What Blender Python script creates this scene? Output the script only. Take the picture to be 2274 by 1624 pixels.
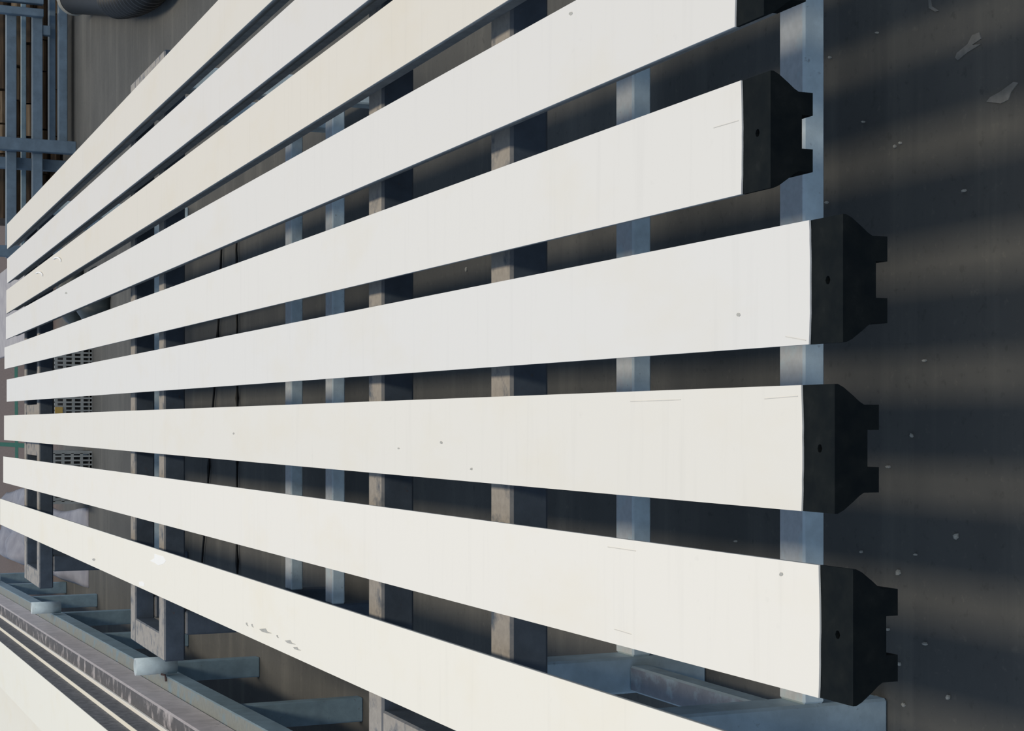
import bpy, bmesh, math, random
from mathutils import Vector, Matrix
random.seed(7)
for o in list(bpy.data.objects): bpy.data.objects.remove(o, do_unlink=True)
scene = bpy.context.scene
COL = scene.collection

# ------------------------------------------------------------------ camera, sky, sun, exposure
# Lengths below are in units of the camera's height above the bars; S turns them into metres.
S = 0.93
FPX, CX, CY, HORIZ = 3600.0, 1137.0, 942.0, -430.0
TH = math.atan((CX - HORIZ) / FPX)
c_, s_ = math.cos(TH), math.sin(TH)
CAMZ = 1.80
cam_data = bpy.data.cameras.new('camera')
cam = bpy.data.objects.new('camera', cam_data); COL.objects.link(cam)
cam_data.sensor_fit = 'HORIZONTAL'; cam_data.sensor_width = 36.0
cam_data.lens = FPX / 2274.0 * 36.0
cam_data.shift_y = (CY - 812.0) / 2274.0
cam_data.clip_start = 0.02; cam_data.clip_end = 200
R = Vector((0, -s_, -c_)); U = Vector((1, 0, 0)); B = Vector((0, -c_, s_))     # the phone was held upright, the picture lies on its side
M = Matrix(((R.x, U.x, B.x, 0), (R.y, U.y, B.y, 0), (R.z, U.z, B.z, CAMZ * S), (0, 0, 0, 1)))
cam.matrix_world = M
scene.camera = cam

world = bpy.data.worlds.new('sky'); scene.world = world; world.use_nodes = True
wb = world.node_tree.nodes['Background']
wb.inputs['Color'].default_value = (0.56, 0.74, 1.0, 1); wb.inputs['Strength'].default_value = 0.54

# daylight from the long ridge rooflight of the hall, running the way the bars lie, a little to their right
roof_data = bpy.data.lights.new('rooflight', 'AREA'); roof = bpy.data.objects.new('rooflight', roof_data); COL.objects.link(roof)
roof_data.shape = 'RECTANGLE'; roof_data.size = 1.25; roof_data.size_y = 44.0
roof_data.energy = 2700.0; roof_data.color = (1.0, 0.87, 0.67)
roof.location = (3.35 * S, 4.0 * S, 15.8 * S)
roof.rotation_euler = (0, math.atan(3.15 / 15.0), 0)

vs = scene.view_settings
vs.view_transform = 'Standard'; vs.look = 'None'; vs.gamma = 1.0; vs.exposure = 0.0
vs.use_curve_mapping = False

# ------------------------------------------------------------------ helpers
def pix(x, y, z):
    """pixel of the photograph -> (X, Y) where its ray meets height z (all in H units)"""
    u, v = CY - y, x - CX
    d = (u, FPX * c_ - v * s_, -FPX * s_ - v * c_)
    k = (z - CAMZ) / d[2]
    return d[0] * k, d[1] * k

def mesh_obj(name, verts, faces, mat, parent=None, smooth=False, recalc=True):
    me = bpy.data.meshes.new(name)
    me.from_pydata([(a * S, b * S, c * S) for a, b, c in verts], [], faces)
    if recalc:
        bm = bmesh.new(); bm.from_mesh(me)
        bmesh.ops.recalc_face_normals(bm, faces=bm.faces); bm.to_mesh(me); bm.free()
    me.materials.append(mat)
    if smooth:
        for p in me.polygons: p.use_smooth = True
    o = bpy.data.objects.new(name, me); COL.objects.link(o)
    if parent is not None: o.parent = parent
    return o

def bm_obj(name, bm, mat, parent=None, smooth=False):
    me = bpy.data.meshes.new(name)
    bmesh.ops.scale(bm, vec=(S, S, S), verts=bm.verts)
    bm.to_mesh(me); bm.free(); me.materials.append(mat)
    if smooth:
        for p in me.polygons: p.use_smooth = True
    o = bpy.data.objects.new(name, me); COL.objects.link(o)
    if parent is not None: o.parent = parent
    return o

def add_box(bm, x0, x1, y0, y1, z0, z1, rot=0.0):
    r = bmesh.ops.create_cube(bm, size=1.0)
    cx, cy, cz = (x0 + x1) / 2, (y0 + y1) / 2, (z0 + z1) / 2
    for v in r['verts']:
        v.co = Vector((v.co.x * (x1 - x0), v.co.y * (y1 - y0), v.co.z * (z1 - z0)))
    if rot: bmesh.ops.rotate(bm, verts=r['verts'], cent=(0, 0, 0), matrix=Matrix.Rotation(rot, 3, 'Z'))
    bmesh.ops.translate(bm, verts=r['verts'], vec=(cx, cy, cz))
    return r['verts']

def box(name, x0, x1, y0, y1, z0, z1, mat, parent=None, bev=0.004, rot=0.0, jit=0.0):
    bm = bmesh.new(); add_box(bm, x0, x1, y0, y1, z0, z1, rot)
    if bev: bmesh.ops.bevel(bm, geom=list(bm.edges), offset=bev, segments=1, affect='EDGES')
    if jit:
        for v in bm.verts: v.co += Vector([random.uniform(-jit, jit) for _ in range(3)])
    return bm_obj(name, bm, mat, parent)

def tube_mesh(path, radii, n=16, cap=True):
    """rings of n points around a polyline; returns verts, faces"""
    verts, faces = [], []
    up0 = None
    for i, p in enumerate(path):
        p = Vector(p)
        a = Vector(path[max(i - 1, 0)]); b = Vector(path[min(i + 1, len(path) - 1)])
        t = (b - a).normalized()
        if up0 is None: up0 = Vector((0, 0, 1)) if abs(t.z) < 0.9 else Vector((1, 0, 0))
        s = t.cross(up0).normalized(); w = s.cross(t)
        for k in range(n):
            an = 2 * math.pi * k / n
            verts.append(tuple(p + (s * math.cos(an) + w * math.sin(an)) * radii[i]))
    for i in range(len(path) - 1):
        for k in range(n):
            k2 = (k + 1) % n
            faces.append((i * n + k, i * n + k2, (i + 1) * n + k2, (i + 1) * n + k))
    if cap:
        faces.append(tuple(range(n))[::-1]); faces.append(tuple((len(path) - 1) * n + k for k in range(n)))
    return verts, faces

def empty(name, x, y, z=0.0):
    o = bpy.data.objects.new(name, None); COL.objects.link(o)
    o.empty_display_size = 0.05
    o.location = (x * S, y * S, z * S)
    return o

def adopt(root, parts):
    inv = Matrix.Translation(root.location).inverted()
    for p in parts:
        p.parent = root; p.matrix_parent_inverse = inv

def tag(o, label=None, cat=None, group=None, kind=None):
    if label: o['label'] = label
    if cat: o['category'] = cat
    if group: o['group'] = group
    if kind: o['kind'] = kind
    return o

def lin(r, g, b):
    f = lambda v: (v / 255 / 12.92) if v / 255 <= 0.04045 else ((v / 255 + 0.055) / 1.055) ** 2.4
    return (f(r), f(g), f(b), 1)

# ------------------------------------------------------------------ materials
class MT:
    def __init__(s, name, rough=0.6, spec=0.3, metal=0.0):
        s.m = bpy.data.materials.new(name); s.m.use_nodes = True
        s.nt = s.m.node_tree; s.b = s.nt.nodes['Principled BSDF']
        s.b.inputs['Roughness'].default_value = rough
        s.b.inputs['Specular IOR Level'].default_value = spec
        s.b.inputs['Metallic'].default_value = metal
        s.geo = s.n('ShaderNodeNewGeometry')
    def n(s, t, **kw):
        x = s.nt.nodes.new(t)
        for k, v in kw.items(): setattr(x, k, v)
        return x
    def l(s, a, b): s.nt.links.new(a, b)
    def noise(s, scale, detail=4, rough=0.55, stretch=(1, 1, 1), off=(0, 0, 0)):
        mp = s.n('ShaderNodeMapping'); mp.inputs['Scale'].default_value = stretch; mp.inputs['Location'].default_value = off
        s.l(s.geo.outputs['Position'], mp.inputs['Vector'])
        t = s.n('ShaderNodeTexNoise'); t.inputs['Scale'].default_value = scale
        t.inputs['Detail'].default_value = detail; t.inputs['Roughness'].default_value = rough
        s.l(mp.outputs[0], t.inputs['Vector']); return t.outputs['Fac']
    def ramp(s, fac, stops):
        r = s.n('ShaderNodeValToRGB'); e = r.color_ramp.elements
        while len(e) < len(stops): e.new(0.5)
        for el, (p, c) in zip(e, stops): el.position = p; el.color = c if len(c) == 4 else (*c, 1)
        s.l(fac, r.inputs['Fac']); return r.outputs['Color']
    def mask(s, fac, a, b):
        r = s.n('ShaderNodeMapRange'); r.inputs['From Min'].default_value = a; r.inputs['From Max'].default_value = b
        s.l(fac, r.inputs['Value']); return r.outputs['Result']
    def mix(s, fac, a, b, mode='MIX'):
        x = s.n('ShaderNodeMix', data_type='RGBA', blend_type=mode)
        if isinstance(fac, (int, float)): x.inputs[0].default_value = fac
        else: s.l(fac, x.inputs[0])
        for sock, v in ((x.inputs[6], a), (x.inputs[7], b)):
            if isinstance(v, tuple): sock.default_value = v
            else: s.l(v, sock)
        return x.outputs[2]
    def math(s, op, a, b=None):
        x = s.n('ShaderNodeMath', operation=op)
        for i, v in enumerate((a, b)):
            if v is None: continue
            if isinstance(v, (int, float)): x.inputs[i].default_value = v
            else: s.l(v, x.inputs[i])
        return x.outputs[0]
    def normal_z(s):
        x = s.n('ShaderNodeSeparateXYZ'); s.l(s.geo.outputs['Normal'], x.inputs[0]); return x.outputs['Z']
    def bump(s, h, strength, dist=0.01):
        b = s.n('ShaderNodeBump'); b.inputs['Strength'].default_value = strength; b.inputs['Distance'].default_value = dist
        s.l(h, b.inputs['Height']); s.l(b.outputs[0], s.b.inputs['Normal'])
    def color(s, c):
        if isinstance(c, tuple): s.b.inputs['Base Color'].default_value = c
        else: s.l(c, s.b.inputs['Base Color'])
        return s.m

def m_sheet(name, col, seed):
    t = MT(name, rough=0.55, spec=0.25)
    base = tuple(col) + (1,)
    dark = tuple(v * 0.90 for v in col) + (1,); warm = (col[0] * 0.99, col[1] * 0.975, col[2] * 0.94, 1)
    a = t.noise(3.0, 4, 0.6, (2.2, 1, 1), (seed, seed * 2, 0))
    b = t.noise(9.0, 3, 0.6, (0.35, 6.0, 1), (seed * 3, 0, 0))          # fine cross-wise streaks
    d = t.noise(60.0, 2, 0.5, (1, 1, 1), (0, seed, 0))
    c = t.mix(t.mask(a, 0.52, 0.72), base, warm)
    c = t.mix(t.math('MULTIPLY', t.mask(b, 0.56, 0.78), 0.35), c, dark)
    c = t.mix(t.math('MULTIPLY', t.mask(d, 0.70, 0.80), 0.30), c, dark)
    return t.color(c)

def m_rubber():
    t = MT('black_rubber', rough=0.85, spec=0.08)
    n = t.noise(45, 4); c = t.ramp(n, [(0.35, (0.006, 0.009, 0.011)), (0.62, (0.010, 0.013, 0.014)), (0.85, (0.018, 0.021, 0.022))])
    t.bump(n, 0.25, 0.003)
    return t.color(c)

def m_paint(name, col, dust, amount, scale=26, rough=0.55, rust=(0.10, 0.065, 0.045)):
    """painted steel; cement dust settled on what faces up, specks of rust"""
    t = MT(name, rough=rough, spec=0.35)
    n = t.noise(scale, 5, 0.6); n2 = t.noise(scale * 3.3, 3, 0.6, (1, 1, 1), (3, 1, 0))
    base = t.mix(t.mask(n, 0.35, 0.7), tuple(v * 0.82 for v in col) + (1,), tuple(min(v * 1.12, 1) for v in col) + (1,))
    base = t.mix(t.math('MULTIPLY', t.mask(n2, 0.66, 0.76), 0.6), base, rust + (1,))
    up = t.mask(t.normal_z(), 0.6, 0.95)
    dustc = t.mix(t.mask(n2, 0.3, 0.7), tuple(v * 0.80 for v in dust) + (1,), dust + (1,))
    f = t.math('MULTIPLY', up, t.math('MULTIPLY', t.mask(n, 0.30, 0.48), amount))
    t.bump(n2, 0.2, 0.003)
    return t.color(t.mix(f, base, dustc))

def m_plain(name, c1, c2, scale=20, rough=0.7, spec=0.25, bump=0.15, stretch=(1, 1, 1)):
    t = MT(name, rough=rough, spec=spec); n = t.noise(scale, 5, 0.6, stretch)
    t.bump(n, bump, 0.004)
    return t.color(t.ramp(n, [(0.32, c1), (0.68, c2)]))

def m_floor():
    t = MT('concrete_floor', rough=0.8, spec=0.2)
    a = t.noise(1.6, 6, 0.6); b = t.noise(42, 5, 0.65); st = t.noise(5.0, 5, 0.65, (0.10, 1.4, 1))
    c = t.ramp(a, [(0.30, (0.079, 0.080, 0.078)), (0.55, (0.103, 0.103, 0.099)), (0.78, (0.125, 0.124, 0.118))])
    c = t.mix(t.math('MULTIPLY', t.mask(st, 0.50, 0.70), 0.45), c, (0.17, 0.167, 0.152, 1))       # wiped streaks across the hall
    c = t.mix(t.math('MULTIPLY', t.mask(b, 0.60, 0.74), 0.40), c, (0.18, 0.172, 0.152, 1))
    c = t.mix(t.math('MULTIPLY', t.mask(b, 0.42, 0.30), 0.45), c, (0.055, 0.055, 0.052, 1))
    # browner, bare slab towards the far end of the hall
    sp = t.n('ShaderNodeSeparateXYZ'); t.l(t.geo.outputs['Position'], sp.inputs[0])
    far = t.mask(sp.outputs['Y'], 12.6 * S, 13.2 * S)
    c = t.mix(far, c, t.mix(t.mask(b, 0.4, 0.6), (0.135, 0.105, 0.095, 1), (0.17, 0.135, 0.122, 1)))
    t.bump(b, 0.15, 0.004)
    return t.color(c)

TINTS = {1: (0.76, 0.715, 0.640), 2: (0.76, 0.730, 0.690), 3: (0.78, 0.730, 0.645), 4: (0.79, 0.765, 0.725), 5: (0.815, 0.79, 0.745),
         6: (0.815, 0.795, 0.76), 7: (0.85, 0.815, 0.745), 8: (0.915, 0.875, 0.80), 9: (0.945, 0.90, 0.80), 10: (0.96, 0.92, 0.805), 11: (0.95, 0.90, 0.78)}
M_RUB = m_rubber()
def m_side():  # dusty bar sides, lightened further so the colour carries light falling on them
    t = MT('dusty_rubber_lit_side', rough=0.9, spec=0.08); n = t.noise(30, 5, 0.65); n2 = t.noise(9, 3, 0.6, (1, 1, 1), (5, 0, 0))
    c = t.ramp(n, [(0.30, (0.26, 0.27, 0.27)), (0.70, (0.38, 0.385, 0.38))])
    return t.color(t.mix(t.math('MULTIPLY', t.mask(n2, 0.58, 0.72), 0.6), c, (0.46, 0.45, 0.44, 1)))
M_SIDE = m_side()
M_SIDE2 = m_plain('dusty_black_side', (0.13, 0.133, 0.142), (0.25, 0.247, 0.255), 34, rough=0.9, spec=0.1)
M_TRESTLE = m_paint('navy_steel_with_cement_crust', (0.080, 0.105, 0.140), (0.38, 0.345, 0.305), 1.0, 22)
M_LEG = m_paint('blue_grey_painted_steel', (0.64, 0.77, 0.83), (0.58, 0.585, 0.61), 0.75, 18, rust=(0.13, 0.14, 0.16))
M_LEG2 = m_paint('slate_blue_painted_steel', (0.36, 0.46, 0.52), (0.20, 0.205, 0.235), 0.9, 18, rust=(0.16, 0.17, 0.19))
M_RACK = m_paint('dull_blue_painted_steel', (0.235, 0.34, 0.41), (0.27, 0.28, 0.255), 0.9, 16, rust=(0.12, 0.12, 0.11))
M_LOAD = m_paint('weathered_grey_steel_lit_sides', (0.66, 0.60, 0.60), (0.125, 0.118, 0.122), 1.0, 14, rust=(0.14, 0.125, 0.125))  # side colour raised to paint in side light; tops darker with dust
M_FARRACK = m_paint('pale_blue_painted_steel', (0.155, 0.220, 0.285), (0.20, 0.245, 0.285), 0.8, 14, rust=(0.11, 0.12, 0.13))
M_FLOOR = m_floor()
M_CHIP = m_plain('pale_chip', (0.30, 0.29, 0.26), (0.46, 0.44, 0.38), 60)
M_SMEAR = m_plain('plaster_smear', (0.15, 0.15, 0.14), (0.24, 0.235, 0.22), 40)
M_BLACK = m_plain('black_plastic', (0.005, 0.006, 0.007), (0.012, 0.013, 0.014), 30, rough=0.45, spec=0.25)
M_CUFF = m_plain('grey_rubber_lip', (0.20, 0.20, 0.18), (0.32, 0.31, 0.28), 30)
M_CRATE = m_plain('pale_grey_plastic', (0.27, 0.29, 0.29), (0.36, 0.375, 0.37), 12, rough=0.5)
M_DARK = m_plain('interior_shade', (0.015, 0.017, 0.02), (0.03, 0.032, 0.035), 15)
M_WOOD = m_plain('old_brown_timber', (0.034, 0.022, 0.014), (0.095, 0.062, 0.036), 14, stretch=(0.25, 3, 3))
M_WOOD2 = m_plain('pale_split_timber', (0.13, 0.085, 0.05), (0.27, 0.20, 0.13), 14, stretch=(0.25, 3, 3))
M_GREEN = m_plain('green_floor_paint', (0.010, 0.085, 0.055), (0.018, 0.12, 0.08), 25)
M_TARP = m_plain('grey_tarpaulin', (0.22, 0.215, 0.25), (0.33, 0.325, 0.36), 6, rough=0.5)
M_BOARD = m_plain('pale_board', (0.36, 0.34, 0.36), (0.48, 0.46, 0.46), 8)
M_BAG = m_plain('dark_sack', (0.014, 0.020, 0.022), (0.035, 0.045, 0.045), 10, rough=0.4)
M_YEL = m_plain('ochre_card', (0.40, 0.26, 0.07), (0.52, 0.36, 0.11), 12)
M_SPOT = m_plain('white_filler', (0.985, 0.965, 0.93), (0.99, 0.98, 0.95), 20)
M_MARK = m_plain('grey_scuff', (0.42, 0.41, 0.38), (0.52, 0.51, 0.47), 60)
M_PENCIL = m_plain('faint_pencil', (0.62, 0.60, 0.56), (0.70, 0.68, 0.63), 60)
M_WIRE = m_plain('rusty_wire', (0.07, 0.05, 0.05), (0.12, 0.08, 0.08), 30)

# ------------------------------------------------------------------ the floor
fl = box('floor', -9, 9, -1.5, 24, -0.1, 0.0, M_FLOOR, bev=0); tag(fl, 'dark worn concrete floor of the workshop', 'floor', kind='structure')
def strip_on_floor(name, pts, w, h, mat, wob=0.0, parent=None):
    """a low ribbon of width w along points on the floor"""
    V, F = [], []
    for i, (x, y) in enumerate(pts):
        ww = w * (1 + random.uniform(-wob, wob))
        V += [(x, y - ww / 2, 0.0), (x, y + ww / 2, 0.0), (x, y + ww / 2, h), (x, y - ww / 2, h)]
    for i in range(len(pts) - 1):
        a, b = 4 * i, 4 * i + 4
        F += [(a + 3, a + 2, b + 2, b + 3), (a, b, b + 3, a + 3), (a + 1, a + 2, b + 2, b + 1)]
    F += [(0, 1, 2, 3), (len(V) - 4, len(V) - 3, len(V) - 2, len(V) - 1)]
    return mesh_obj(name, V, F, mat, parent)
# green painted marking lines at the far end
gx0, gy = pix(36, 815, 0); gx1, _ = pix(36, 1035, 0)
strip_on_floor('painted_line', [(gx0, gy), (gx1, gy - 0.05)], 0.24, 0.002, M_GREEN, parent=fl)
a0 = pix(56, 990, 0); a1 = pix(2, 989, 0)
mesh_obj('painted_line', [(a0[0] - .02, a0[1], .0025), (a0[0] + .02, a0[1], .0025), (a1[0] + .02, a1[1] + 2, .0025), (a1[0] - .02, a1[1] + 2, .0025)], [(0, 1, 2, 3)], M_GREEN, fl)

# ------------------------------------------------------------------ the long bars
H_SHEET, H_BODY, Z_TOP, NOSE = 0.0022, 0.0568, 0.80, 0.060
PROF = [(.5, 0), (.5, -.07), (.475, -.20), (.41, -.42), (.365, -.56), (.342, -.66), (.342, -1), (.145, -1), (.145, -.74)]
PROF = PROF + [(-a, b) for a, b in reversed(PROF)]
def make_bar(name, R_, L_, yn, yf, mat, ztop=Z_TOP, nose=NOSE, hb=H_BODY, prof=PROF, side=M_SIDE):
    edge = lambda y: (L_[0] + L_[1] * y, R_[0] + R_[1] * y)
    def at(y, t):
        a, b = edge(y); return (a + b) / 2 + t * (b - a)
    zt = ztop - H_SHEET
    root = empty(name, (edge(yn)[0] + edge(yn)[1]) / 2, yn, ztop - H_SHEET - hb)
    y0 = yn - nose; ys = [y0, yn, yf]; n = len(prof)
    V = [(at(y, t), y, zt + z * hb) for y in ys for t, z in prof]; F = []
    for i in range(2):
        for k in range(n):
            k2 = (k + 1) % n
            if k == n - 1 and i == 0 and nose > 0: continue
            F.append((i * n + k, i * n + k2, (i + 1) * n + k2, (i + 1) * n + k))
    F.append(tuple(range(n))); F.append(tuple(2 * n + k for k in range(n)))
    if nose > 0:        # top of the black nose with its bolt hole
        xa, xb = at(y0, -.5), at(y0, .5); xm, ym, hr = (xa + xb) / 2, y0 + nose * 0.46, 0.0045
        border = []
        for k in range(4): border.append((xb - (xb - xa) * k / 4, y0, 0 if k else 'c1'))
        for k in range(4): border.append((at(y0 + nose * k / 4, -.5), y0 + nose * k / 4, 'c2' if k == 0 else 0))
        for k in range(4): border.append((at(yn, -.5) + (at(yn, .5) - at(yn, -.5)) * k / 4, yn, 'c3' if k == 0 else 0))
        for k in range(4): border.append((at(yn - nose * k / 4, .5), yn - nose * k / 4, 'c4' if k == 0 else 0))
        corner = {'c1': 0, 'c2': n - 1, 'c3': 2 * n - 1, 'c4': n}
        oid, cid, did = [], [], []
        for x, y, tagc in border:
            if tagc: oid.append(corner[tagc])
            else: V.append((x, y, zt)); oid.append(len(V) - 1)
            an = math.atan2(y - ym, x - xm)
            V.append((xm + hr * math.cos(an), ym + hr * math.sin(an), zt)); cid.append(len(V) - 1)
            V.append((xm + hr * math.cos(an), ym + hr * math.sin(an), zt - 0.02)); did.append(len(V) - 1)
        for k in range(16):
            k2 = (k + 1) % 16
            F += [(oid[k], oid[k2], cid[k2], cid[k]), (cid[k], cid[k2], did[k2], did[k])]
        F.append(tuple(did))
    body = mesh_obj('rubber_body', V, F, M_RUB)
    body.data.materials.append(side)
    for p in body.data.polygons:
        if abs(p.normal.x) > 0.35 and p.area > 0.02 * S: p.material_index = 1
    # the white facing, its near edge sawn a little unevenly
    V, F = [], []; m = 12
    for i in range(m + 1):
        t = -.5 + i / m; w = random.uniform(-.0004, .0004) - 0.0020 * (1 - (2 * t) ** 2)
        yy = yn + w * 1.0
        V += [(at(yy, t), yy, zt), (at(yy, t), yy, ztop), (at(yf, t), yf, zt), (at(yf, t), yf, ztop)]
    for i in range(m):
        a, b = 4 * i, 4 * i + 4
        F += [(a + 1, b + 1, b + 3, a + 3), (a, b, b + 1, a + 1), (a + 2, a + 3, b + 3, b + 2), (a, a + 2, b + 2, b)]
    F += [(0, 1, 3, 2), (4 * m, 4 * m + 2, 4 * m + 3, 4 * m + 1)]
    sheet = mesh_obj('white_facing', V, F, mat)
    adopt(root, [body, sheet])
    return root, sheet

SHEETS = {i: m_sheet('white_facing_%d' % i, TINTS[i], i * 1.7) for i in TINTS}
BARS = {  # right edge (offset, slope), left edge, near end of the white, far end
 1: ((1.155, -.0075), (1.020, -.0075), 1.75, 9.17, 'long white-topped black bar furthest from the pipe-socket rack, ninth in the row'),
 2: ((0.978, -.0087), (0.852, -.0095), 1.72, 9.17, 'long greyish white-topped bar, eighth in the row counted from the rack with pipe sockets'),
 3: ((0.815, -.0093), (0.678, -.0082), 1.68, 9.21, 'long cream-topped bar with curled shavings at its far end, seventh counted from the rack'),
 4: ((0.606, -.0025), (0.468, -.0006), 1.642, 9.23, 'long white-topped bar whose black end is half cut off by the picture edge'),
 5: ((0.397, .0026), (0.261, .0045), 1.628, 9.30, 'white-topped bar whose black end stops short of its neighbours, above the blue-grey stretcher'),
 6: ((0.218, .0026), (0.080, .0045), 1.488, 9.19, 'whitest long bar with black notched end, in the middle of the row'),
 7: ((0.042, .0005), (-.097, .0010), 1.503, 9.32, 'cream-topped bar with three small dents, pointing straight away from the viewer'),
 8: ((-.147, -.0035), (-.290, -.0036), 1.470, 9.36, 'white-topped bar with black notched end nearest the viewer, above the trestle leg'),
 9: ((-.354, -.0070), (-.497, -.0072), 1.46, 9.52, 'long white-topped bar with a white filler patch, first of the row beside the rack')}
SHEET_OBJ = {}
for i, (r, l, yn, yf, lab) in BARS.items():
    root, sh = make_bar('white_topped_bar', r, l, yn, yf, SHEETS[i])
    tag(root, lab, 'bar', 'long white-topped bars laid across the trestles'); SHEET_OBJ[i] = (root, sh)

def flat_mark(name, i, pts, mat, dz=0.0006):
    """a thin patch lying on the white facing of bar i, outlined in photograph pixels"""
    V = [(*pix(x, y, Z_TOP), Z_TOP + dz) for x, y in pts]; n = len(V)
    V = V + [(a, b, Z_TOP) for a, b, _ in V]
    F = [tuple(range(n))] + [(k, (k + 1) % n, n + (k + 1) % n, n + k) for k in range(n)]
    o = mesh_obj(name, V, F, mat); o.parent = SHEET_OBJ[i][1]
    return o
flat_mark('filler_patch', 9, [(333, 1246), (343, 1240), (343, 1230), (352, 1233), (363, 1236), (369, 1246), (364, 1252), (352, 1256), (343, 1250)], M_SPOT)
flat_mark('filler_patch', 9, [(309, 1293), (316, 1291), (321, 1296), (320, 1303), (309, 1301)], M_SPOT)
for i, x, y, r in ((7, 885, 996, 3), (7, 980, 983, 4), (7, 1047, 1042, 3.5), (8, 1735, 1276, 5), (6, 1640, 700, 5), (4, 1268, 30, 5), (4, 147, 651, 3), (7, 519, 963, 2.5), (9, 208, 1243, 4)):
    flat_mark('small_dent', i, [(x + r * math.cos(a) * random.uniform(.6, 1), y + r * math.sin(a) * random.uniform(.6, 1)) for a in [k * math.pi / 3.5 for k in range(7)]], M_MARK)
for (x, y, lx, ly) in ((549, 1388, 3, 5), (561, 1391, 3, 5), (590, 1403, 14, 7), (617, 1415, 3, 4), (645, 1428, 12, 6), (660, 1442, 9, 5)):
    flat_mark('printed_mark', 9, [(x - lx, y - ly / 2 - 2), (x, y - ly), (x + lx * .3, y), (x + lx, y + ly * .6), (x + lx * .2, y + ly * .5), (x - lx * .6, y)], M_MARK)
for i, (xa, ya), (xb, yb) in ((7, (1400, 892), (1512, 888)), (7, (1698, 886), (1772, 880)), (8, (1350, 1215), (1412, 1224)), (8, (1365, 1398), (1402, 1409)), (6, (1745, 748), (1790, 756)), (5, (1585, 284), (1640, 268))):
    flat_mark('pencil_line', i, [(xa, ya - .7), (xb, yb - .7), (xb, yb + .7), (xa, ya + .7)], M_PENCIL)
# curled shavings lying on bars 3
for (x, y, s) in ((128, 580, 1.0), (88, 612, .9)):
    P = []
    for k in range(7):
        a = -0.9 + k * 0.45; px_, py_ = pix(x + 9 * s * math.sin(a), y - 8 * s * math.cos(a) , Z_TOP)
        P.append((px_, py_, Z_TOP + 0.004))
    v, f = tube_mesh(P, [0.0035] * 7, 6)
    o = mesh_obj('curled_shaving', v, f, M_SPOT, smooth=True)
    tag(o, 'curled white shaving on the cream bar, the %s one' % ('nearer' if x > 100 else 'farther'), 'shaving', 'shavings on the cream bar')

# ------------------------------------------------------------------ trestles carrying the bars
Z_TR = Z_TOP - H_SHEET - H_BODY            # their top, where the bars' feet rest
def trestle(x0, x1, ya, yb, lab, tw=0.088, th=0.068, leg_off=0.084, plates=(), dark=True):
    """ya / yb: near faces of the near and the far rail"""
    root = empty('steel_trestle', (x0 + x1) / 2, (ya + yb) / 2, 0)
    P = []
    P.append(box('top_rail', x0, x1, ya, ya + tw, Z_TR - th, Z_TR, M_TRESTLE, bev=.005))
    P.append(box('top_rail', x0, x1, yb, yb + tw, Z_TR - th, Z_TR, M_TRESTLE, bev=.005))
    P.append(box('end_bar', x0, x0 + .085, ya + tw, yb, Z_TR - th, Z_TR - .001, M_TRESTLE, bev=.004))
    P.append(box('end_bar', x1 - .085, x1, ya + tw, yb, Z_TR - th, Z_TR - .001, M_TRESTLE, bev=.004))
    for (a, b) in plates: P.append(box('cover_plate', a, b, ya + tw, yb, Z_TR - .012, Z_TR - .002, M_TRESTLE, bev=.002))
    xl, xr = x0 + leg_off, x1 - .125
    for y in (ya, yb):
        for x in (xl, xr):
            P.append(box('leg', x, x + .078, y - .012, y + .070, 0, Z_TR - th, M_TRESTLE if dark and x == xl else (M_LEG2 if x == xl else M_LEG), bev=.005))
        P.append(box('stretcher', xl + .078, xr, y - .010, y + .070, .135, .180, M_LEG, bev=.004))
    for x in (xl, xr):
        P.append(box('side_stretcher', x + .005, x + .060, ya + .070, yb - .012, .145, .188, M_LEG2, bev=.004))
    adopt(root, P); tag(root, lab, 'trestle', 'steel trestles under the bars')
    return root
trestle(-.660, 1.315, 2.437, 3.085, 'nearest steel trestle under the bars, crusted with cement', dark=False)
trestle(-.768, 1.210, 5.245, 5.750, 'middle steel trestle under the bars, its open end frame beside a pipe socket')
trestle(-.818, 1.160, 8.310, 8.820, 'farthest steel trestle under the bars, in front of the green floor lines', plates=((-.16, .10),))

# ------------------------------------------------------------------ low rack on the left with stacked bars
YAW = -0.032
def rx(off, y): return off + YAW * (y - 6.0)
def slanted(name, o0, o1, y0, y1, z0, z1, mat, bev=.004):
    V = [(rx(o0, y0), y0, z0), (rx(o1, y0), y0, z0), (rx(o1, y1), y1, z0), (rx(o0, y1), y1, z0),
         (rx(o0, y0), y0, z1), (rx(o1, y0), y0, z1), (rx(o1, y1), y1, z1), (rx(o0, y1), y1, z1)]
    F = [(0, 1, 2, 3), (4, 5, 6, 7), (0, 1, 5, 4), (1, 2, 6, 5), (2, 3, 7, 6), (3, 0, 4, 7)]
    o = mesh_obj(name, V, F, mat)
    if bev:
        bm = bmesh.new(); bm.from_mesh(o.data); bmesh.ops.bevel(bm, geom=list(bm.edges), offset=bev * S, segments=1, affect='EDGES'); bm.to_mesh(o.data); bm.free()
    return o
ZG = 0.51; RE = -0.975
rack = empty('storage_rack', rx(-1.35, 6), 6, 0); P = []
RY0, RY1 = 3.6, 14.6
P.append(slanted('side_rail', RE - .13, RE, RY0, RY1, ZG - .075, ZG, M_RACK))
P.append(slanted('side_rail', RE - .80, RE - .67, RY0, RY1, ZG - .075, ZG, M_RACK))
for y in (4.03, 5.45, 6.87, 8.29, 9.71, 11.13, 12.55, 13.97):
    for off in (RE - .092, RE - .80):
        P.append(slanted('post', off, off + .085, y, y + .06, 0, ZG - .075, M_RACK))
    P.append(slanted('cross_bar', RE - .67, RE - .13, y, y + .06, ZG - .075, ZG - .015, M_RACK))
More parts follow.
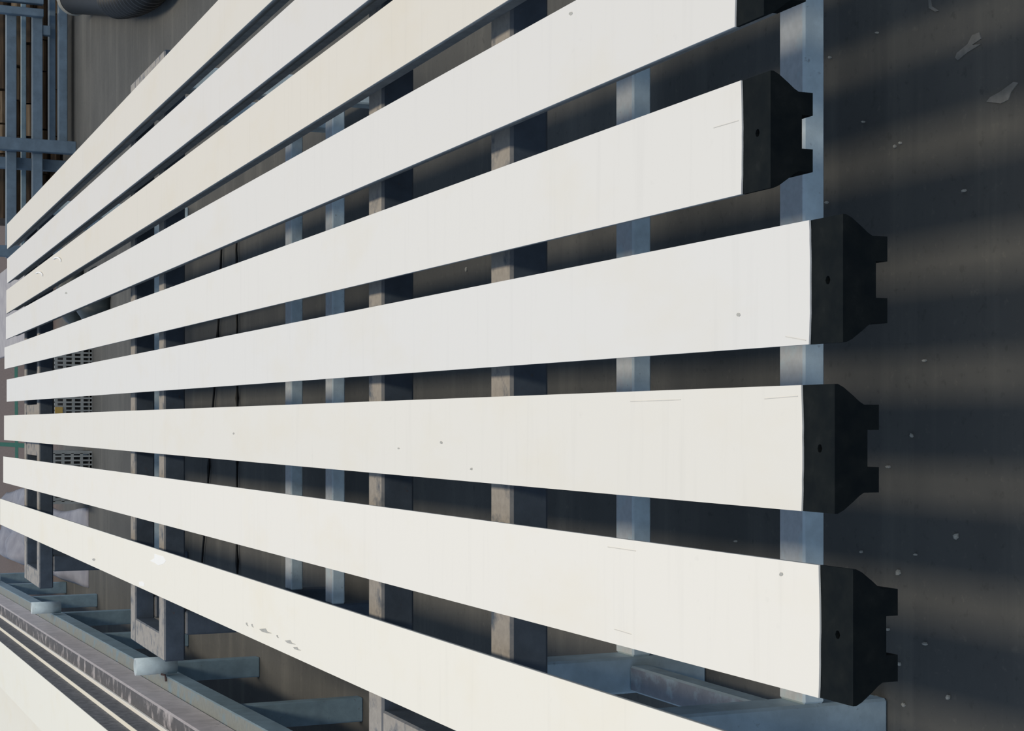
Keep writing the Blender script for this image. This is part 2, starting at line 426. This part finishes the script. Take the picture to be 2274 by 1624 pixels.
adopt(rack, P); tag(rack, 'low blue painted steel rack carrying stacked bars beside the trestles', 'rack')
# steel beams lying along the rack
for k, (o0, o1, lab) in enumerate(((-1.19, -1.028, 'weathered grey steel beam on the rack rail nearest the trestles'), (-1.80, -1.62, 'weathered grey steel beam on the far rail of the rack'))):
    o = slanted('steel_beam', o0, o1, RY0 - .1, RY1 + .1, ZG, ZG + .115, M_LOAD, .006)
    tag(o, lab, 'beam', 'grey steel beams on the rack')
ZB = ZG + .115
o = slanted('white_facing_strip', -1.40, -1.090, RY0, RY1 - .3, ZB, ZB + .012, SHEETS[8], .002)
tag(o, 'loose white facing strip at the bottom of the stack on the rack', 'strip')
def lay_bar(o0, o1, zt, lab, mat, y0=RY0 + .1, y1=RY1 - .6):
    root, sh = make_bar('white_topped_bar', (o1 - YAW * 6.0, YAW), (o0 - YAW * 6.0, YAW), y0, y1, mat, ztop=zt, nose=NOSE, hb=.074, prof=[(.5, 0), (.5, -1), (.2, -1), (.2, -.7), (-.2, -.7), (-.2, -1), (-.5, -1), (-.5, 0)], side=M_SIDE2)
    tag(root, lab, 'bar', 'white-topped bars stacked on the rack'); return root
hb = H_SHEET + .074
lay_bar(-1.385, -1.105, ZB + .012 + hb, 'white-topped black bar in the middle of the stack on the rack', SHEETS[10])
lay_bar(-1.38, -1.122, ZB + .012 + 2 * hb, 'wide white-topped bar lying on top of the stack on the rack', SHEETS[10])
lay_bar(-1.80, -1.45, ZB + hb, 'white-topped bar at the lower left corner, farthest left on the rack', SHEETS[11])
# pipe sockets bolted to the rack
for k, (y, lab) in enumerate(((6.38, 'blue-grey pipe socket nearest the viewer on the rack rail, with a rusty wire'), (9.55, 'blue-grey pipe socket on the rack rail below the white crates'), (12.7, 'blue-grey pipe socket at the far end of the rack rail'))):
    x = rx(RE + .040, y); r0, r1 = .034, .028; n = 24; V, F = [], []
    for z in (ZG - .045, ZG + .115):
        for r in (r0, r1):
            for q in range(n):
                a = 2 * math.pi * q / n; V.append((x + r * math.cos(a), y + r * math.sin(a), z))
    for q in range(n):
        q2 = (q + 1) % n
        F += [(q, q2, 2 * n + q2, 2 * n + q), (n + q, n + q2, 3 * n + q2, 3 * n + q), (2 * n + q, 2 * n + q2, 3 * n + q2, 3 * n + q), (q, q2, n + q2, n + q)]
    root = empty('pipe_socket', x, y, ZG - .045)
    p = mesh_obj('pipe', V, F, M_LEG); 
    for pl in p.data.polygons: pl.use_smooth = len(pl.vertices) == 4 and abs(pl.normal.z) < .5
    PP = [p]
    if k == 0:
        v, f = tube_mesh([(x - .030, y - .028, ZG + .02), (x - .034, y - .036, ZG + .006), (x - .045, y - .040, ZG + .0045), (x - .056, y - .046, ZG + .0045)], [.004] * 4, 8)
        PP.append(mesh_obj('wire', v, f, M_WIRE, smooth=True))
    adopt(root, PP); tag(root, lab, 'pipe', 'pipe sockets on the rack')

# ------------------------------------------------------------------ far right: steel rack with timber behind
fy = 12.15
fr = empty('steel_rack', 2.5, fy, 0); P = []
def fz(x): return CAMZ - fy * math.tan(TH + math.atan((x - CX) / FPX))
for (xa, xb) in ((130, 150), (113, 128), (72, 95), (14, 37)):
    d = 0.0 if xa != 113 else .10
    zt, zb = fz(xa), fz(xb)
    P.append(box('rail', 1.2 if xa < 100 else 2.06, 3.0 if xa < 100 else 4.6, fy + d, fy + d + .07, zb, zt, M_FARRACK))
P.append(box('post', 1.965, 2.055, fy - .075, fy - .005, 0, 1.6, M_FARRACK))
P.append(box('post', 1.86, 1.94, fy + .10, fy + .17, 0, 1.6, M_FARRACK))
P.append(box('post', 2.945, 3.00, fy - .06, fy - .002, fz(95), 1.6, M_FARRACK))
P.append(box('bracket', 2.83, 2.90, fy + .01, fy + .06, fz(113), fz(95), M_FARRACK))
P.append(box('post', 4.4, 4.48, fy - .075, fy - .005, 0, 1.6, M_FARRACK))
P.append(box('post', 1.2, 1.28, fy - .075, fy - .005, 0, 1.6, M_FARRACK))
P.append(box('post', 3.035, 3.095, fy - .06, fy - .002, fz(95), 1.6, M_FARRACK))
P.append(box('rail', 3.095, 4.6, fy, fy + .07, fz(93), fz(78), M_FARRACK))
P.append(box('rail', 1.3, 4.5, fy + .30, fy + .34, fz(70) , fz(58), M_RACK))
adopt(fr, P); tag(fr, 'blue-grey steel rack standing at the far end with timber behind it', 'rack')
# timber stacked behind the rack
k = 0
for row in range(8):
    z = .05 + row * .098; x = 1.55 + random.uniform(0, .1)
    while x < 3.35:
        L = random.uniform(.22, .62); r = random.uniform(.034, .046)
        yy = fy + .62 + random.uniform(-.03, .05); a = random.uniform(-.10, .10); zz = z + random.uniform(-.003, .003)
        dx = L / 2 * math.cos(a); dzz = 0
        v, f = tube_mesh([(x, yy, zz - dzz), (x + dx, yy + random.uniform(-.02, .02), zz), (x + 2 * dx, yy, zz + dzz)], [r, r * random.uniform(.9, 1.1), r * .95], 9)
        o = mesh_obj('timber_billet', v, f, random.choice([M_WOOD, M_WOOD, M_WOOD, M_WOOD2]))
        tag(o, 'rough brown timber billet in the pile behind the far steel rack', 'timber', 'timber billets behind the far rack')
        x += L + random.uniform(.0, .03); k += 1
o = box('timber_stack', 1.6, 4.6, fy + .76, fy + 1.5, 0, .84, M_WOOD, bev=.02)
tag(o, 'dark close-packed timber stack behind the loose brown billets', 'timber')

# black corrugated hose lying on the floor, top of the picture
def hp(x, y, z=.115): return (*pix(x, y, z), z)
keys = [hp(168, -4), hp(200, -4), hp(232, -3), hp(262, -3)]
hose = empty('corrugated_hose', keys[0][0], keys[0][1], 0)
def along(ks, n):
    out = []
    for i in range(len(ks) - 1):
        a, b = Vector(ks[i]), Vector(ks[i + 1])
        for q in range(n): out.append(tuple(a + (b - a) * q / n))
    out.append(tuple(ks[-1])); return out
cp = along(keys, 5)
v, f = tube_mesh(cp, [.106] * (len(cp) - 2) + [.112, .114], 28); cuff = mesh_obj('smooth_cuff', v, f, M_BLACK, smooth=True)
d0 = (Vector(keys[0]) - Vector(keys[1])).normalized()
k0 = Vector(keys[0])
v, f = tube_mesh([tuple(k0 + d0 * .10), tuple(k0 + d0 * .10), tuple(k0 + d0 * .06), tuple(k0 - d0 * .01)], [.085, .115, .118, .108], 28, cap=False)
lipo = mesh_obj('cuff_lip', v, f, M_CUFF, smooth=True)
rk = [hp(262, -3), hp(278, -5), hp(294, -9), hp(310, -17), hp(325, -28), hp(340, -44), hp(354, -66), hp(368, -95), hp(384, -140), hp(396, -200), hp(404, -270), hp(408, -350)]
path = along(rk, 10); rad = [.108 + (.010 if i % 4 < 2 else -.004) for i in range(len(path))]
v, f = tube_mesh(path, rad, 28); ribs = mesh_obj('ribbed_tube', v, f, M_BLACK, smooth=True)
adopt(hose, [cuff, lipo, ribs]); tag(hose, 'black corrugated hose with grey-lipped cuff lying on the floor', 'hose')

# ------------------------------------------------------------------ far end: crates, board, sacks, tarpaulin
M_SLOT_SHADE = m_plain('slot_shade_grey', (0.05, 0.052, 0.055), (0.10, 0.10, 0.105), 12)  # shade inside the crates, put into a colour
def crate(x0, x1, y0, h, lab, depth=.42, card=None):
    root = empty('plastic_crate', (x0 + x1) / 2, y0, 0); P = []
    t = .022
    P.append(box('side_panel', x0, x0 + t, y0, y0 + depth, 0, h, M_CRATE, bev=.003))
    P.append(box('side_panel', x1 - t, x1, y0, y0 + depth, 0, h, M_CRATE, bev=.003))
    P.append(box('back_panel', x0, x1, y0 + depth - t, y0 + depth, 0, h, M_DARK, bev=.003))  # pale crate's back coloured dark as painted inner shade
    P.append(box('base', x0, x1, y0, y0 + depth, 0, .02, M_CRATE, bev=.003))
    nx, nz = max(3, round((x1 - x0) / .029)), 4
    for i in range(nx + 1):
        cx = x0 + .006 + (x1 - x0 - .012) * i / nx; w = .011 if 0 < i < nx else .016
        P.append(box('upright', max(x0, cx - w / 2), min(x1, cx + w / 2), y0 - .002, y0 + .018, 0, h, M_CRATE, bev=0))
    for j in range(nz + 1):
        cz = .009 + (h - .018) * j / nz
        P.append(box('cross_slat', x0, x1, y0, y0 + .020, cz - .009, cz + .009, M_CRATE, bev=0))
    P.append(box('slot_shade', x0 + .03, x1 - .03, y0 + .06, y0 + .07, .02, h - .03, M_SLOT_SHADE, bev=0))  # added dark sheet, painting the shade seen through the slots
    if card: P.append(box('ochre_card', card[0], card[1], y0 - .012, y0 - .004, h - .052, h, M_YEL, bev=.001))
    adopt(root, P); return tag(root, lab, 'crate', 'pale plastic crates on the floor')
crate(.03, .55, 11.36, .25, 'pale slotted plastic crate with an ochre card on its front', card=(.072, .115))
crate(-.545, -.185, 11.36, .265, 'pale slotted plastic crate on the floor nearest the rack')
# rumpled grey sheet spread on the floor between the crates and the rack
V, F = [], []; nu, nv = 26, 44
rnd = random.Random(3); ph = [rnd.uniform(0, 6.28) for _ in range(9)]
for j in range(nv):
    y = 11.5 + 5.0 * j / (nv - 1)
    xa = RE + YAW * (y - 6) + .012; xb = -.62 + .05 * math.sin(1.7 * y + ph[0])
    for i in range(nu):
        t = i / (nu - 1); x = xa + (xb - xa) * t
        e = min(t * 2 + .06, 1 - t, j / (nv - 1) * 2.5, 1) * 4; e = max(0, min(1, e))
        z = .16 * e * min(1, .25 + j / 12) * (.55 + .25 * math.sin(7 * x + 2.1 * y + ph[1]) + .2 * math.sin(13 * x - 3.7 * y + ph[2]) + .15 * math.sin(4.9 * y + ph[3]) + .08 * math.sin(23 * x + 6 * y + ph[4]))
        V.append((x, y, max(z, 0) + .004))
for j in range(nv - 1):
    for i in range(nu - 1):
        a = j * nu + i; F.append((a, a + 1, a + nu + 1, a + nu))
tp = mesh_obj('tarpaulin', V, F, M_TARP, smooth=True)
sm = tp.modifiers.new('thickness', 'SOLIDIFY'); sm.thickness = 0.004; sm.offset = -1
tag(tp, 'rumpled grey tarpaulin spread on the floor behind the farthest trestle', 'tarpaulin')
# pale flat box
b = empty('flat_box', .95, 14.2, 0)
P = [box('carton', .62, 1.35, 13.3, 15.6, 0, .16, M_BOARD, bev=.01), box('lid', .60, 1.37, 13.28, 15.62, .16, .19, M_BOARD, bev=.006)]
adopt(b, P); tag(b, 'pale lavender flat box on the floor past the far bar ends', 'box')
def lump(name, cx, cy, rx_, ry_, h, mat, lab, cat, seed, fold=0.25, nu=36, nv=14):
    rnd = random.Random(seed); ph = [rnd.uniform(0, 6.28) for _ in range(8)]
    V, F = [], []
    for j in range(nv):
        t = j / (nv - 1)
        for i in range(nu):
            a = 2 * math.pi * i / nu
            k = 1 + fold * (.35 * math.sin(3 * a + ph[0]) + .3 * math.sin(5 * a + ph[1] + 2 * t) + .2 * math.sin(9 * a + ph[2] + 4 * t))
            rr = (1 - t ** 2.2) * k
            zz = h * (t ** .75) * (1 + .12 * math.sin(4 * a + ph[3]) * (1 - t))
            V.append((cx + rx_ * rr * math.cos(a), cy + ry_ * rr * math.sin(a), max(zz, 0)))
    for j in range(nv - 1):
        for i in range(nu):
            i2 = (i + 1) % nu; F.append((j * nu + i, j * nu + i2, (j + 1) * nu + i2, (j + 1) * nu + i))
    F.append(tuple(range(nu)))
    return tag(mesh_obj(name, V, F, mat, smooth=True), lab, cat)
lump('plastic_sack', .82, 10.9, .20, .30, .20, M_BAG, 'dark plastic sack on the floor between the far trestle and hose', 'sack', 9)
lump('plastic_sack', .92, 11.9, .22, .25, .18, M_BAG, 'second dark plastic sack, farther off near the flat box', 'sack', 11)

# two dark cords across the floor between the trestles
def cord(pts, lab):
    P = []
    for i in range(len(pts) - 1):
        (xa, ya), (xb, yb) = pts[i], pts[i + 1]
        for k in range(14): P.append((xa + (xb - xa) * k / 14, ya + (yb - ya) * k / 14))
    P.append(pts[-1])
    path = [(x, y + random.uniform(-.006, .006), .012) for x, y in P]
    v, f = tube_mesh(path, [.0055 + (.004 if random.random() < .15 else 0) for _ in path], 8)
    return tag(mesh_obj('cord', v, f, M_BLACK, smooth=True), lab, 'cord', 'cords across the floor')
cord([pix(500, 480, 0), pix(490, 730, 0), pix(468, 1060, 0), pix(448, 1330, 0)], 'black slanting cord on the floor behind the middle trestle')
cord([pix(530, 500, 0), pix(533, 760, 0), pix(532, 1010, 0), pix(532, 1380, 0)], 'black cord on the floor, the straight one nearer the viewer')

# ------------------------------------------------------------------ chips and smears on the near floor
chips = [(2143, 424, 5, 4), (2055, 801, 5, 4), (2027, 968, 3, 6), (1974, 1037, 6, 4), (2125, 1192, 6, 9), (1997, 1271, 6, 9), (2056, 1430, 6, 5), (1999, 1475, 3, 5),
         (1960, 1376, 3, 3), (1915, 1226, 3, 4), (2036, 1232, 3, 3), (1864, 1470, 4, 4), (2108, 1549, 4, 6), (2009, 1566, 4, 6), (1974, 1398, 4, 4), (1948, 1548, 6, 4),
         (1960, 1556, 5, 5), (1636, 1202, 3, 4), (1838, 450, 4, 4), (1845, 128, 4, 4), (1920, 271, 3, 3), (1950, 73, 3, 3), (1990, 325, 2, 5), (2002, 318, 3, 4), (1037, 598, 4, 12)]
for x, y, a, b in chips:
    cx, cy = pix(x, y, 0); k = 0.00075
    bm = bmesh.new(); bmesh.ops.create_icosphere(bm, subdivisions=1, radius=1)
    for v in bm.verts:
        v.co = Vector((v.co.x * b * k, v.co.y * a * k * 1.5, max(v.co.z, -.3) * .006)) * random.uniform(.8, 1.15) + Vector((cx, cy, .002))
    o = bm_obj('plaster_chip', bm, M_CHIP)
    tag(o, 'small pale plaster chip lying on the dark floor', 'chip', 'plaster chips on the near floor')
def smear(pts, lab):
    V = [(*pix(x, y, 0), .0015) for x, y in pts]; n = len(V)
    V += [(a, b, 0) for a, b, _ in V]
    return tag(mesh_obj('plaster_smear', V, [tuple(range(n))] + [(k, (k + 1) % n, n + (k + 1) % n, n + k) for k in range(n)], M_SMEAR), lab, 'smear', 'plaster smears on the near floor')
smear([(2122, 128), (2126, 118), (2150, 98), (2160, 78), (2176, 72), (2180, 86), (2160, 100), (2180, 98), (2150, 116), (2140, 124), (2128, 134)], 'whitish plaster smear on the floor at the upper right')
smear([(2192, 226), (2200, 216), (2222, 204), (2252, 182), (2262, 184), (2246, 206), (2240, 222), (2224, 230)], 'wedge-shaped pale smear on the floor at the right edge')
smear([(2063, 0), (2068, 0), (2070, 14), (2086, 24), (2078, 26), (2064, 18)], 'thin pale smear on the floor at the top edge')
